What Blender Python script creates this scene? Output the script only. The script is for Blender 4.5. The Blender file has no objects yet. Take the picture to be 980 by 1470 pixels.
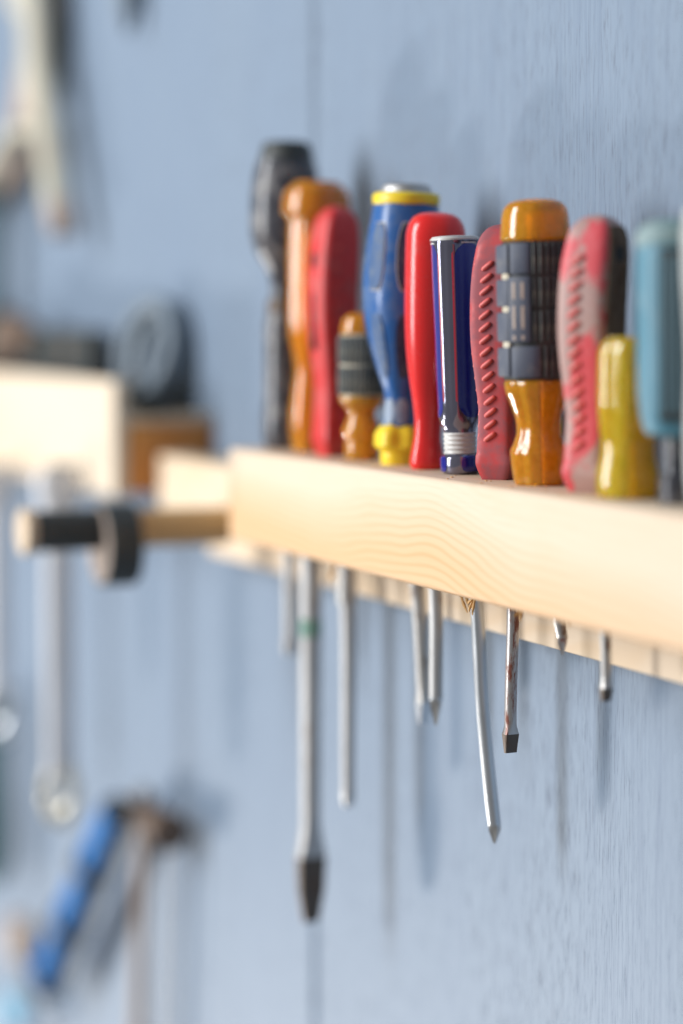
import bpy, math, random
from mathutils import Vector, Matrix, noise
random.seed(7)
R = math.radians
S = bpy.context.scene
COL = S.collection

# ------------------------------------------------------------------ camera, world, light, exposure
F_PX = 85 / 36 * 1470
THETA = math.atan(1376 / F_PX)            # angle between view axis and wall
PITCH = math.atan(271 / F_PX)
cam_d = bpy.data.cameras.new('camera')
cam = bpy.data.objects.new('camera', cam_d); COL.objects.link(cam)
cam_d.sensor_fit = 'VERTICAL'; cam_d.sensor_height = 36; cam_d.sensor_width = 24; cam_d.lens = 85
cam_d.clip_start = 0.02; cam_d.clip_end = 100
cam.location = (0, -0.476, 1.5)
fwd = Vector((-math.cos(THETA) * math.cos(PITCH), math.sin(THETA) * math.cos(PITCH), -math.sin(PITCH)))
cam.rotation_euler = fwd.to_track_quat('-Z', 'Y').to_euler()
cam_d.dof.use_dof = True
cam_d.dof.focus_distance = 1.015
cam_d.dof.aperture_fstop = 2.35
cam_d.dof.aperture_blades = 0
S.camera = cam

w = bpy.data.worlds.new('World'); S.world = w; w.use_nodes = True
bg = w.node_tree.nodes['Background']
bg.inputs[0].default_value = (0.93, 0.96, 1.0, 1); bg.inputs[1].default_value = 0.25

def area(name, loc, target, size, power, col, size_y=None):
    d = bpy.data.lights.new(name, 'AREA'); d.energy = power; d.color = col
    d.shape = 'RECTANGLE' if size_y else 'DISK'; d.size = size
    if size_y: d.size_y = size_y
    o = bpy.data.objects.new(name, d); COL.objects.link(o); o.location = loc
    o.rotation_euler = (Vector(target) - Vector(loc)).to_track_quat('-Z', 'Y').to_euler()
    return o
KEY = area('key_lamp', (-3.68, -1.76, 0.02), (-1.1, 0, 1.40), 0.42, 52, (1.0, 0.965, 0.92))
FILL = area('window_light', (-1.62, -2.30, 2.20), (-1.40, 0, 1.45), 0.75, 98, (0.96, 0.98, 1.0), 2.1)
v = S.view_settings
S.display_settings.display_device = 'sRGB'
v.view_transform = 'Standard'; v.look = 'None'; v.gamma = 1; v.exposure = 0.0; v.use_curve_mapping = False
S.cycles.use_denoising = True
try: S.cycles.denoiser = 'OPENIMAGEDENOISE'
except Exception: pass
S.cycles.max_bounces = 10; S.cycles.transmission_bounces = 10; S.cycles.glossy_bounces = 5
S.cycles.caustics_reflective = False; S.cycles.caustics_refractive = True
S.cycles.sample_clamp_indirect = 6

# ------------------------------------------------------------------ helpers
def tag(o, label=None, cat=None, group=None, kind=None):
    if label: o['label'] = label
    if cat: o['category'] = cat
    if group: o['group'] = group
    if kind: o['kind'] = kind
    return o

def empty(name, loc, label, cat, rot=(0, 0, 0), group=None):
    o = bpy.data.objects.new(name, None); COL.objects.link(o)
    o.empty_display_size = 0.01
    o.location = loc; o.rotation_euler = rot
    return tag(o, label, cat, group)

def mesh(name, vf, mat, parent=None, loc=(0, 0, 0), rot=(0, 0, 0), sharp=35, scale=0.001):
    """vf = (verts in mm, faces)"""
    if isinstance(vf, bpy.types.Mesh): me = vf
    else: me = mk(name, vf, mat, sharp, scale)
    o = bpy.data.objects.new(name, me); COL.objects.link(o)
    o.location = loc; o.rotation_euler = rot
    if parent: o.parent = parent
    return o

def mk(name, vf, mat, sharp=35, scale=0.001):
    vs, fs = vf
    me = bpy.data.meshes.new(name)
    me.from_pydata([(x * scale, y * scale, z * scale) for x, y, z in vs], [], fs)
    me.polygons.foreach_set('use_smooth', [True] * len(me.polygons))
    me.set_sharp_from_angle(angle=R(sharp))
    me.materials.append(mat); me.update()
    return me

def join(*parts):
    V, Fc = [], []
    for vs, fs in parts:
        n = len(V); V += vs; Fc += [tuple(i + n for i in f) for f in fs]
    return V, Fc

def loft(rings, cap=True, closed=True):
    n = len(rings[0]); V = [p for r in rings for p in r]; Fc = []
    for k in range(len(rings) - 1):
        for i in range(n if closed else n - 1):
            j = (i + 1) % n
            Fc.append((k * n + i, k * n + j, (k + 1) * n + j, (k + 1) * n + i))
    if cap and closed:
        Fc.append(tuple(reversed(range(n)))); m = (len(rings) - 1) * n
        Fc.append(tuple(m + i for i in range(n)))
    return V, Fc

def cr(keys, step):
    """monotone-ish Catmull-Rom over tuples, first entry is z (ascending)"""
    out = []
    for k in range(len(keys) - 1):
        p1, p2 = keys[k], keys[k + 1]
        p0 = keys[k - 1] if k else None; p3 = keys[k + 2] if k + 2 < len(keys) else None
        h = p2[0] - p1[0]; n = max(1, int(math.ceil(h / step)))
        for s in range(n):
            t = s / n; row = [p1[0] + h * t]
            for c in range(1, len(p1)):
                d = (p2[c] - p1[c]) / h
                m1 = d if p0 is None else ((p1[c] - p0[c]) / (p1[0] - p0[0]) + d) / 2
                m2 = d if p3 is None else ((p3[c] - p2[c]) / (p3[0] - p2[0]) + d) / 2
                if p0 is not None and ((p1[c] - p0[c]) * d <= 0): m1 = 0
                if p3 is not None and ((p3[c] - p2[c]) * d <= 0): m2 = 0
                t2, t3 = t * t, t * t * t
                row.append((2*t3 - 3*t2 + 1) * p1[c] + (t3 - 2*t2 + t) * h * m1 + (-2*t3 + 3*t2) * p2[c] + (t3 - t2) * h * m2)
            out.append(tuple(row))
    out.append(tuple(keys[-1]))
    return out

def lathe(keys, n=48, step=1.5, f=None, smooth=True, cap=True):
    """keys [(z, r)], f(phi, z) radius factor"""
    rows = cr(keys, step) if smooth else keys
    rings = []
    for z, r in rows:
        rings.append([((r * (f(2*math.pi*i/n, z) if f else 1)) * math.cos(2*math.pi*i/n),
                       (r * (f(2*math.pi*i/n, z) if f else 1)) * math.sin(2*math.pi*i/n), z) for i in range(n)])
    return loft(rings, cap)

def sup(hx, hy, p, z, n=32, rot=0, cx=0, cy=0):
    out = []
    for i in range(n):
        a = 2 * math.pi * i / n; c, s = math.cos(a), math.sin(a)
        k = (abs(c) ** p + abs(s) ** p) ** (-1 / p)
        x, y = hx * k * c, hy * k * s
        out.append((cx + x * math.cos(rot) - y * math.sin(rot), cy + x * math.sin(rot) + y * math.cos(rot), z))
    return out

def box(x0, x1, y0, y1, z0, z1, b=0.0, seg=3, ndiv=1):
    """box with rounded edges (mm)"""
    if b <= 0:
        vs = [(x, y, z) for z in (z0, z1) for y in (y0, y1) for x in (x0, x1)]
        return vs, [(0, 2, 3, 1), (4, 5, 7, 6), (0, 1, 5, 4), (2, 6, 7, 3), (0, 4, 6, 2), (1, 3, 7, 5)]
    import bmesh
    bm = bmesh.new()
    vv = [bm.verts.new(p) for p in [(x, y, z) for z in (z0, z1) for y in (y0, y1) for x in (x0, x1)]]
    for f in [(0, 2, 3, 1), (4, 5, 7, 6), (0, 1, 5, 4), (2, 6, 7, 3), (0, 4, 6, 2), (1, 3, 7, 5)]:
        bm.faces.new([vv[i] for i in f])
    bmesh.ops.bevel(bm, geom=bm.edges[:], offset=b, segments=seg, profile=0.5, affect='EDGES')
    bm.verts.index_update()
    r = [tuple(q.co) for q in bm.verts], [tuple(q.index for q in f.verts) for f in bm.faces]
    bm.free()
    return r

def tube(pts, rad, n=12, cap=True):
    """tube along 3D points (mm); rad number or list"""
    P = [Vector(p) for p in pts]; rings = []
    up = Vector((0, 0, 1))
    t0 = (P[1] - P[0]).normalized()
    nrm = t0.cross(up)
    if nrm.length < 0.1: nrm = t0.cross(Vector((1, 0, 0)))
    nrm.normalize()
    for k, p in enumerate(P):
        t = ((P[min(k + 1, len(P) - 1)] - P[max(k - 1, 0)])).normalized()
        nrm = (nrm - t * nrm.dot(t)).normalized(); b = t.cross(nrm)
        r = rad[k] if isinstance(rad, (list, tuple)) else rad
        rings.append([tuple(p + nrm * (r * math.cos(2*math.pi*i/n)) + b * (r * math.sin(2*math.pi*i/n))) for i in range(n)])
    return loft(rings, cap)

# ------------------------------------------------------------------ materials
def nodes(name):
    m = bpy.data.materials.new(name); m.use_nodes = True
    nt = m.node_tree; return m, nt, nt.nodes['Principled BSDF']

def N(nt, t, **k):
    n = nt.nodes.new(t)
    for a, b in k.items():
        if a.startswith('i_'):
            key = a[2:]
            n.inputs[int(key) if key.isdigit() else key].default_value = b
        else: setattr(n, a, b)
    return n

def ramp(nt, fac, stops):
    r = N(nt, 'ShaderNodeValToRGB'); nt.links.new(fac, r.inputs[0])
    e = r.color_ramp.elements
    e[0].position, e[0].color = stops[0][0], stops[0][1]
    e[1].position, e[1].color = stops[-1][0], stops[-1][1]
    for p, c in stops[1:-1]:
        q = e.new(p); q.color = c
    return r.outputs[0]

def c4(c): return (c[0], c[1], c[2], 1)
def g(v_): return (v_, v_, v_, 1)

def coords(nt, scale=(1, 1, 1), kind='Object'):
    tc = N(nt, 'ShaderNodeTexCoord'); mp = N(nt, 'ShaderNodeMapping')
    mp.inputs['Scale'].default_value = scale
    nt.links.new(tc.outputs[kind], mp.inputs[0]); return mp.outputs[0]

def noise_f(nt, vec, scale, detail=4, rough=0.6, dist=0):
    n = N(nt, 'ShaderNodeTexNoise'); n.inputs['Scale'].default_value = scale
    n.inputs['Detail'].default_value = detail; n.inputs['Roughness'].default_value = rough
    n.inputs['Distortion'].default_value = dist
    nt.links.new(vec, n.inputs['Vector']); return n.outputs['Fac']

def mixc(nt, fac, a, b, mode='MIX'):
    m = N(nt, 'ShaderNodeMix', data_type='RGBA', blend_type=mode)
    if isinstance(fac, (int, float)): m.inputs[0].default_value = fac
    else: nt.links.new(fac, m.inputs[0])
    for i, s in ((6, a), (7, b)):
        if isinstance(s, tuple): m.inputs[i].default_value = s
        else: nt.links.new(s, m.inputs[i])
    return m.outputs[2]

def math_(nt, op, a, b=None, clamp=False):
    m = N(nt, 'ShaderNodeMath', operation=op, use_clamp=clamp)
    for i, s in ((0, a), (1, b)):
        if s is None: continue
        if isinstance(s, (int, float)): m.inputs[i].default_value = s
        else: nt.links.new(s, m.inputs[i])
    return m.outputs[0]

def bump(nt, h, bs, strength=0.3, dist=0.0005):
    b = N(nt, 'ShaderNodeBump'); b.inputs['Strength'].default_value = strength
    b.inputs['Distance'].default_value = dist
    nt.links.new(h, b.inputs['Height']); nt.links.new(b.outputs[0], bs.inputs['Normal'])

def plastic(name, col, dirt=(0.30, 0.26, 0.20), amount=0.25, rough=0.32, scale=90, spec=0.5, coat=0.0, fine=0.5):
    """coloured plastic with blotchy grime and fine dust"""
    m, nt, bs = nodes(name)
    v1 = coords(nt)
    a = noise_f(nt, v1, scale, 5, 0.65)
    lo = 0.62 - amount * 0.35
    mask = ramp(nt, a, [(lo, g(0)), (lo + 0.16, g(1))])
    b = noise_f(nt, v1, scale * 9, 3, 0.7)
    spk = ramp(nt, b, [(0.63, g(0)), (0.70, g(1))])
    mk_ = math_(nt, 'ADD', math_(nt, 'MULTIPLY', mask, amount), math_(nt, 'MULTIPLY', spk, fine * 0.5), True)
    base = mixc(nt, noise_f(nt, v1, scale * 0.5, 2), tuple(x * 0.85 for x in col) + (1,), c4(col))
    nt.links.new(mixc(nt, mk_, base, c4(dirt)), bs.inputs['Base Color'])
    rr = math_(nt, 'ADD', math_(nt, 'MULTIPLY', mk_, 0.4), rough, True)
    nt.links.new(rr, bs.inputs['Roughness'])
    bs.inputs['Specular IOR Level'].default_value = spec
    bs.inputs['Coat Weight'].default_value = coat
    bump(nt, math_(nt, 'ADD', a, math_(nt, 'MULTIPLY', b, 0.3)), bs, 0.25, 0.0003)
    return m

def clear(name, col, trans=0.85, rough=0.06, dust=(0.75, 0.62, 0.45), dustamt=0.25, bmp=0.15):
    """translucent acetate"""
    m, nt, bs = nodes(name)
    v1 = coords(nt)
    a = noise_f(nt, v1, 420, 5, 0.75)
    mask = math_(nt, 'MULTIPLY', ramp(nt, a, [(0.46, g(0)), (0.72, g(1))]), dustamt)
    nt.links.new(mixc(nt, mask, c4(col), c4(dust)), bs.inputs['Base Color'])
    nt.links.new(math_(nt, 'SUBTRACT', trans, mask, True), bs.inputs['Transmission Weight'])
    nt.links.new(math_(nt, 'ADD', math_(nt, 'MULTIPLY', mask, 0.5), rough), bs.inputs['Roughness'])
    bs.inputs['IOR'].default_value = 1.47
    bs.inputs['Subsurface Weight'].default_value = 0.7
    bs.inputs['Subsurface Radius'].default_value = (1.0, 0.5, 0.15)
    bs.inputs['Subsurface Scale'].default_value = 0.006
    bs.inputs['Coat Weight'].default_value = 0.3
    bs.inputs['Coat Roughness'].default_value = 0.05
    bump(nt, noise_f(nt, v1, 60, 2), bs, bmp, 0.0006)
    return m

def metal(name, col=(0.62, 0.62, 0.62), rough=0.28, rust=0.0, rustcol=(0.16, 0.075, 0.04), scale=(260, 260, 60), metallic=1.0):
    m, nt, bs = nodes(name)
    v1 = coords(nt, scale)
    a = noise_f(nt, v1, 1, 6, 0.7)
    lo = 0.70 - rust * 0.36
    mask = ramp(nt, a, [(lo, g(0)), (lo + 0.10, g(1))]) if rust > 0 else ramp(nt, a, [(0.75, g(0)), (0.9, g(0.3))])
    tint = ramp(nt, noise_f(nt, coords(nt, (30, 30, 12)), 1, 3), [(0.3, c4(tuple(x * 0.78 for x in col))), (0.7, c4(col))])
    nt.links.new(mixc(nt, mask, tint, c4(rustcol)), bs.inputs['Base Color'])
    nt.links.new(math_(nt, 'MULTIPLY', math_(nt, 'SUBTRACT', 1.0, math_(nt, 'MULTIPLY', mask, 0.85)), metallic), bs.inputs['Metallic'])
    nt.links.new(math_(nt, 'ADD', rough, math_(nt, 'MULTIPLY', a, 0.22)), bs.inputs['Roughness'])
    bump(nt, a, bs, 0.35, 0.0002)
    return m

def pine(name, light=(0.70, 0.56, 0.42), mid=(0.68, 0.435, 0.235), dark=(0.56, 0.28, 0.10), zc=0.0, dens=1.0, ringc=(0.0, 0.020, -0.030)):
    """pine: growth rings around an axis that runs along X, strongest near the heart"""
    m, nt, bs = nodes(name)
    tc = N(nt, 'ShaderNodeTexCoord')
    mp = N(nt, 'ShaderNodeMapping'); mp.inputs['Location'].default_value = (-ringc[0], -ringc[1], -ringc[2])
    nt.links.new(tc.outputs['Object'], mp.inputs[0])
    st = N(nt, 'ShaderNodeMapping'); st.inputs['Scale'].default_value = (9, 22, 22)
    nt.links.new(tc.outputs['Object'], st.inputs[0])
    warp = noise_f(nt, st.outputs[0], 1, 2, 0.4)
    st2 = N(nt, 'ShaderNodeMapping'); st2.inputs['Scale'].default_value = (3.2, 3.2, 3.2)
    st2.inputs['Location'].default_value = (0.7, 0.3, 0.1)
    nt.links.new(tc.outputs['Object'], st2.inputs[0])
    warp2 = noise_f(nt, st2.outputs[0], 1, 1, 0.4)
    sep = N(nt, 'ShaderNodeSeparateXYZ'); nt.links.new(mp.outputs[0], sep.inputs[0])
    yy = math_(nt, 'MULTIPLY', sep.outputs[1], sep.outputs[1]); zz = math_(nt, 'MULTIPLY', sep.outputs[2], sep.outputs[2])
    rad = math_(nt, 'SQRT', math_(nt, 'ADD', yy, zz))
    rad = math_(nt, 'ADD', rad, math_(nt, 'MULTIPLY', math_(nt, 'SUBTRACT', warp, 0.5), 0.016))
    rad = math_(nt, 'ADD', rad, math_(nt, 'MULTIPLY', math_(nt, 'SUBTRACT', warp2, 0.5), 0.05))
    ph = math_(nt, 'MULTIPLY', rad, 2 * math.pi * 360 * dens)
    saw = math_(nt, 'ADD', math_(nt, 'MULTIPLY', math_(nt, 'SINE', ph), 0.5), 0.5)
    line = math_(nt, 'POWER', saw, 2.2)
    # heartwood mask: lines fade away from the ring centre
    hm = N(nt, 'ShaderNodeMapRange'); hm.inputs['From Min'].default_value = 0.125; hm.inputs['From Max'].default_value = 0.104
    nt.links.new(rad, hm.inputs['Value'])
    heart = hm.outputs[0]
    col = mixc(nt, heart, c4(light), c4(mid))
    lf = math_(nt, 'MULTIPLY', line, math_(nt, 'ADD', math_(nt, 'MULTIPLY', heart, 0.36), 0.05))
    col = mixc(nt, lf, col, c4(dark))
    fib = noise_f(nt, coords(nt, (30, 900, 900)), 1, 3, 0.6)
    col = mixc(nt, math_(nt, 'MULTIPLY', ramp(nt, fib, [(0.5, g(0)), (0.75, g(1))]), 0.16), col, c4(tuple(x * 0.8 for x in mid)))
    blot = noise_f(nt, coords(nt, (12, 40, 40)), 1, 3, 0.6)
    col = mixc(nt, math_(nt, 'MULTIPLY', ramp(nt, blot, [(0.55, g(0)), (0.75, g(1))]), 0.18), col, c4(mid))
    nt.links.new(col, bs.inputs['Base Color'])
    bs.inputs['Roughness'].default_value = 0.6
    bump(nt, math_(nt, 'ADD', math_(nt, 'MULTIPLY', line, 0.5), fib), bs, 0.18, 0.0003)
    return m

def painted_wall():
    m, nt, bs = nodes('blue_grey_painted_plywood')
    # fine vertical grain
    v1 = coords(nt, (1350, 1350, 60)); a = noise_f(nt, v1, 1, 3, 0.55, 0.3)
    v2 = coords(nt, (420, 420, 12)); b = noise_f(nt, v2, 1, 3, 0.55, 0.3)
    v3 = coords(nt, (9, 9, 2.2)); c = noise_f(nt, v3, 1, 3, 0.5)
    v4 = coords(nt, (1500, 1500, 260)); d = noise_f(nt, v4, 1, 2, 0.6)
    crack = ramp(nt, a, [(0.34, g(1)), (0.43, g(0))])
    patch = ramp(nt, c, [(0.36, g(0.25)), (0.66, g(1))])
    crackm = math_(nt, 'MULTIPLY', crack, patch)
    streak = ramp(nt, b, [(0.28, g(1)), (0.60, g(0))])
    base = mixc(nt, streak, (0.196, 0.254, 0.334, 1), (0.150, 0.201, 0.280, 1))
    base = mixc(nt, ramp(nt, c, [(0.35, g(0)), (0.7, g(0.45))]), base, (0.205, 0.264, 0.338, 1))
    base = mixc(nt, math_(nt, 'MULTIPLY', crackm, 0.85), base, (0.075, 0.09, 0.13, 1))
    spk = ramp(nt, d, [(0.74, g(0)), (0.80, g(1))])
    base = mixc(nt, math_(nt, 'MULTIPLY', spk, 0.35), base, (0.62, 0.64, 0.66, 1))
    nt.links.new(base, bs.inputs['Base Color'])
    bs.inputs['Roughness'].default_value = 0.55
    h = math_(nt, 'SUBTRACT', math_(nt, 'MULTIPLY', b, 0.5), crackm)
    bump(nt, math_(nt, 'ADD', h, math_(nt, 'MULTIPLY', d, 0.15)), bs, 0.5, 0.0004)
    return m

M_WALL = painted_wall()
M_PINE = pine('pale_pine')
M_PINE2 = pine('pale_pine_plank', (0.72, 0.60, 0.46), (0.70, 0.555, 0.40), (0.66, 0.46, 0.26), ringc=(0, 0.05, 0.02), dens=0.8)
M_ORANGE_WOOD = pine('orange_shaded_wood', (0.72, 0.36, 0.10), (0.66, 0.27, 0.06), (0.45, 0.12, 0.03))  # the end face's shade and warm bounce are put into this orange
M_DOWEL = pine('honey_dowel_wood', (0.70, 0.50, 0.26), (0.62, 0.40, 0.18), (0.40, 0.2, 0.08), ringc=(0, 0, 0))
M_BLACK = plastic('worn_black_plastic', (0.035, 0.036, 0.048), (0.34, 0.32, 0.30), 0.45, 0.28, 100, coat=0.3)
M_RUBBER = plastic('black_rubber', (0.038, 0.044, 0.043), (0.20, 0.19, 0.16), 0.25, 0.55, 120)
M_GREY_RUBBER = plastic('slate_rubber', (0.075, 0.088, 0.125), (0.30, 0.27, 0.22), 0.25, 0.6, 130)
M_RIB = plastic('rubber_rib', (0.075, 0.085, 0.085), (0.36, 0.33, 0.25), 0.40, 0.55, 160)
M_DUST = plastic('packed_dust', (0.62, 0.56, 0.44), (0.45, 0.38, 0.26), 0.4, 0.8, 200)
M_AMBER = clear('amber_acetate', (1.0, 0.41, 0.008), 0.60, 0.03, (0.70, 0.40, 0.22), 0.18)
M_AMBER_D = clear('dark_amber_acetate', (1.0, 0.37, 0.008), 0.62, 0.05, (0.62, 0.36, 0.20), 0.22)
M_YELLOW = clear('yellow_acetate', (1.0, 0.66, 0.01), 0.60, 0.06, (0.78, 0.68, 0.42), 0.26)
M_GOLD_GLOW = plastic('amber_refraction_glow', (1.0, 0.66, 0.01), (0.8, 0.4, 0.05), 0.2, 0.4, 90)  # gold for added inner pieces that paint refracted light in the handles
M_SCUFF = plastic('scuffed_blue', (0.22, 0.30, 0.42), (0.40, 0.44, 0.48), 0.5, 0.4, 120)
M_RED = plastic('glossy_red_plastic', (0.86, 0.022, 0.02), (0.28, 0.05, 0.04), 0.22, 0.26, 70, coat=0.25, fine=0.25)
M_RED2 = plastic('dusty_red_plastic', (0.68, 0.035, 0.035), (0.40, 0.14, 0.12), 0.4, 0.42, 70)
M_ROSE = plastic('faded_red_plastic', (0.55, 0.055, 0.06), (0.24, 0.10, 0.12), 0.65, 0.5, 75)
M_ROSE_RIB = plastic('bright_red_rib', (0.80, 0.12, 0.11), (0.62, 0.32, 0.28), 0.3, 0.4, 150)
M_BLUE = plastic('blue_plastic', (0.018, 0.115, 0.36), (0.10, 0.16, 0.26), 0.45, 0.30, 80, coat=0.2)
M_BLUE_PAD = plastic('navy_pad_rubber', (0.014, 0.026, 0.07), (0.16, 0.17, 0.19), 0.35, 0.55, 160)
M_BLUE_PAD_L = plastic('worn_pad_rubber', (0.028, 0.095, 0.24), (0.22, 0.24, 0.25), 0.45, 0.55, 160)
M_YEL_OPAQUE = plastic('yellow_plastic', (0.95, 0.70, 0.03), (0.62, 0.46, 0.08), 0.25, 0.38, 90)
M_TEAL = plastic('teal_rubber', (0.075, 0.235, 0.32), (0.30, 0.36, 0.38), 0.3, 0.5, 80)
M_TEAL_RIB = plastic('dark_teal_rib', (0.12, 0.21, 0.25), (0.16, 0.22, 0.26), 0.3, 0.55, 80)
M_TEAL_CAP = plastic('pale_teal_cap', (0.20, 0.31, 0.32), (0.36, 0.40, 0.38), 0.4, 0.5, 80)
M_GREY_PL = plastic('pale_grey_plastic', (0.55, 0.57, 0.56), (0.4, 0.38, 0.34), 0.3, 0.4, 80)
M_NAVY = plastic('deep_blue_lacquer', (0.006, 0.009, 0.25), (0.06, 0.07, 0.30), 0.15, 0.16, 100, coat=0.6, fine=0.5)
M_SMOKE = metal('smoky_clear_acetate', (0.27, 0.265, 0.34), 0.03, 0.0, scale=(60, 60, 20), metallic=0.85)
M_WHITE_EDGE = plastic('scuffed_white_acetate', (0.66, 0.65, 0.62), (0.42, 0.38, 0.33), 0.3, 0.35, 150)
M_REDLINE = plastic('red_stripe', (0.55, 0.03, 0.06), (0.25, 0.05, 0.1), 0.2, 0.25, 120)
M_STEEL = metal('bright_steel', (0.72, 0.74, 0.76), 0.20, 0.10)
M_STEEL_W = metal('worn_steel', (0.62, 0.60, 0.57), 0.30, 0.42)
M_STEEL_R = metal('rusty_steel', (0.60, 0.57, 0.55), 0.26, 0.62, (0.20, 0.06, 0.035))
M_STEEL_M = metal('matt_grey_steel', (0.60, 0.59, 0.58), 0.42, 0.35, (0.33, 0.24, 0.18))
M_DARKTIP = metal('rusty_shaded_steel', (0.16, 0.13, 0.11), 0.42, 0.5, (0.10, 0.06, 0.04))  # dark rusty steel; shade of the tapered blade faces is in the colour
M_CREAM = plastic('cream_worn_paint', (0.58, 0.55, 0.44), (0.40, 0.33, 0.26), 0.5, 0.5, 40)
M_TAUPE = plastic('taupe_grip', (0.42, 0.32, 0.26), (0.55, 0.45, 0.38), 0.5, 0.5, 40)
M_GREEN = plastic('green_tape', (0.20, 0.36, 0.28), (0.3, 0.35, 0.3), 0.4, 0.5, 120)
M_DKGREEN = plastic('dark_green_plastic', (0.05, 0.13, 0.13), (0.2, 0.22, 0.2), 0.3, 0.4, 60)
M_BLUE_BR = plastic('bright_blue_grip', (0.010, 0.17, 0.50), (0.03, 0.10, 0.3), 0.2, 0.7, 60, spec=0.2)
M_LTBLUE = plastic('light_blue_plastic', (0.25, 0.55, 0.75), (0.5, 0.6, 0.6), 0.3, 0.4, 60)
M_BROWN = plastic('brown_iron', (0.16, 0.10, 0.065), (0.08, 0.06, 0.05), 0.5, 0.5, 60)
M_SLATE = plastic('slate_grey', (0.19, 0.235, 0.28), (0.25, 0.28, 0.28), 0.3, 0.45, 60)
M_SPLINT = plastic('splinter_wood', (0.72, 0.42, 0.16), (0.55, 0.3, 0.1), 0.3, 0.7, 300)

def worn_patches():
    """red plastic overlaid by big patches of grey-beige grime"""
    m, nt, bs = nodes('red_plastic_with_grey_grime')
    v1 = coords(nt)
    a = noise_f(nt, coords(nt, (1, 1, 0.6)), 48, 4, 0.55)
    b = noise_f(nt, v1, 320, 4, 0.7)
    mask = ramp(nt, math_(nt, 'ADD', a, math_(nt, 'MULTIPLY', math_(nt, 'SUBTRACT', b, 0.5), 0.18)), [(0.44, g(0)), (0.50, g(1))])
    red = mixc(nt, b, (0.66, 0.030, 0.04, 1), (0.70, 0.12, 0.14, 1))
    gr = mixc(nt, b, (0.34, 0.25, 0.22, 1), (0.48, 0.37, 0.32, 1))
    nt.links.new(mixc(nt, math_(nt, 'MULTIPLY', mask, 0.85), red, gr), bs.inputs['Base Color'])
    bs.inputs['Roughness'].default_value = 0.5
    bump(nt, b, bs, 0.3, 0.0003)
    return m
M_GRIME = worn_patches()
M_BROWNBLACK = plastic('dusty_brown_shade', (0.085, 0.045, 0.030), (0.17, 0.12, 0.085), 0.8, 0.92, 90, spec=0.05)  # dusty brown with the shade of the turned-away side painted in

# ------------------------------------------------------------------ wall (setting)
wall = bpy.data.objects.new('wall', None); COL.objects.link(wall); wall['kind'] = 'structure'
SEAM = -1.241
def panel(x0, x1):
    o = mesh('wall_panel', box((x0 + 0.0006) * 1000, (x1 - 0.0006) * 1000, 0, 18, -300, 2600, 4.5, 1), M_WALL, wall)
    return o
panel(SEAM - 2.44, SEAM - 1.22); panel(SEAM - 1.22, SEAM); panel(SEAM, SEAM + 1.22); panel(SEAM + 1.22, SEAM + 2.44)
o = mesh('wall_backing', box(-4200, 1400, 18.5, 40, -300, 2600), M_WALL, wall)

# ------------------------------------------------------------------ tool rack
rack = empty('tool_rack', (-0.9, 0, 1.36), 'long pale pine screwdriver rack bolted to the blue-grey wall', 'tool rack')
rk = lambda x0, x1, y0, y1, z0, z1, b=2.2: box((x0 + 0.9) * 1000, (x1 + 0.9) * 1000, y0 * 1000, y1 * 1000, (z0 - 1.36) * 1000, (z1 - 1.36) * 1000, b, 4)
mesh('front_beam', rk(-1.198, -0.45, -0.065, -0.0184, 1.387, 1.435, 2.6), M_PINE, rack)
mesh('back_board', rk(-1.372, -0.452, -0.018, -0.0004, 1.3625, 1.4195, 1.0), M_PINE2, rack)
mesh('mounting_block', rk(-1.407, -1.1985, -0.038, -0.0184, 1.388, 1.4205, 1.5), M_PINE2, rack)
ZT = 1.435

crumbs = []
rnd = random.Random(3)
for k in range(90):
    cx_, cy_ = rnd.uniform(-280, 190), rnd.uniform(-63, -30); q = rnd.uniform(.15, .55)
    crumbs.append(box(cx_ - q, cx_ + q * rnd.uniform(.5, 1.6), cy_ - q, cy_ + q, 75.0, 75.0 + q * .8))
tag(mesh('sawdust', join(*crumbs), M_SPLINT, rack), kind='stuff')
# splinters hanging from drill exits
def splinter(x, y, z, seed, L=9, curl=1.0):
    rnd = random.Random(seed); pts = []; p = Vector((0, 0, 0)); d = Vector((rnd.uniform(-.5, .3), rnd.uniform(-.3, .3), -1)).normalized()
    for k in range(7):
        pts.append(tuple(p)); d = (d + Vector((rnd.uniform(-.5, .5), rnd.uniform(-.5, .5), rnd.uniform(-.2, .5))) * curl * 0.6).normalized(); p = p + d * (L / 7)
    mesh('splinter', tube(pts, [0.5, .7, .6, .55, .75, .5, .2], 5), M_SPLINT, rack, ((x + 0.9), y, z - 1.36))
for k, (x, y, L, c_) in enumerate([(-0.9150, -0.0525, 8, .5), (-0.9138, -0.053, 8, 1.0), (-0.9145, -0.0525, 8, 1.8), (-0.9325, -0.052, 9, .7), (-0.9335, -0.051, 8, 1.2),
                                   (-0.9005, -0.053, 6, 1.6), (-0.9015, -0.053, 5, 1.8), (-0.8752, -0.051, 7, 1.4), (-0.8738, -0.051, 6, 1.5), (-1.078, -0.051, 12, .6), (-1.082, -0.05, 9, .9), (-0.832, -0.052, 5, 1.2)]):
    splinter(x, y, 1.388, 30 + k, L * 1.5, c_ * .8)
    
# ------------------------------------------------------------------ tools
YAW = math.pi / 2 - THETA            # local X = camera right, local Y = away
def tool(name, x, y, lean, label, cat='screwdriver', group='screwdrivers standing in the pine rack', yaw=0.0):
    """lean degrees: positive = top leans to camera right"""
    o = empty(name, (x, y, ZT), label, cat, group=group)
    m = Matrix.Rotation(YAW, 4, 'Z') @ Matrix.Rotation(R(lean), 4, 'Y') @ Matrix.Rotation(R(yaw), 4, 'Z')
    o.rotation_euler = m.to_euler()
    o['lean'] = lean; o['yaw'] = yaw
    return o

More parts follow.
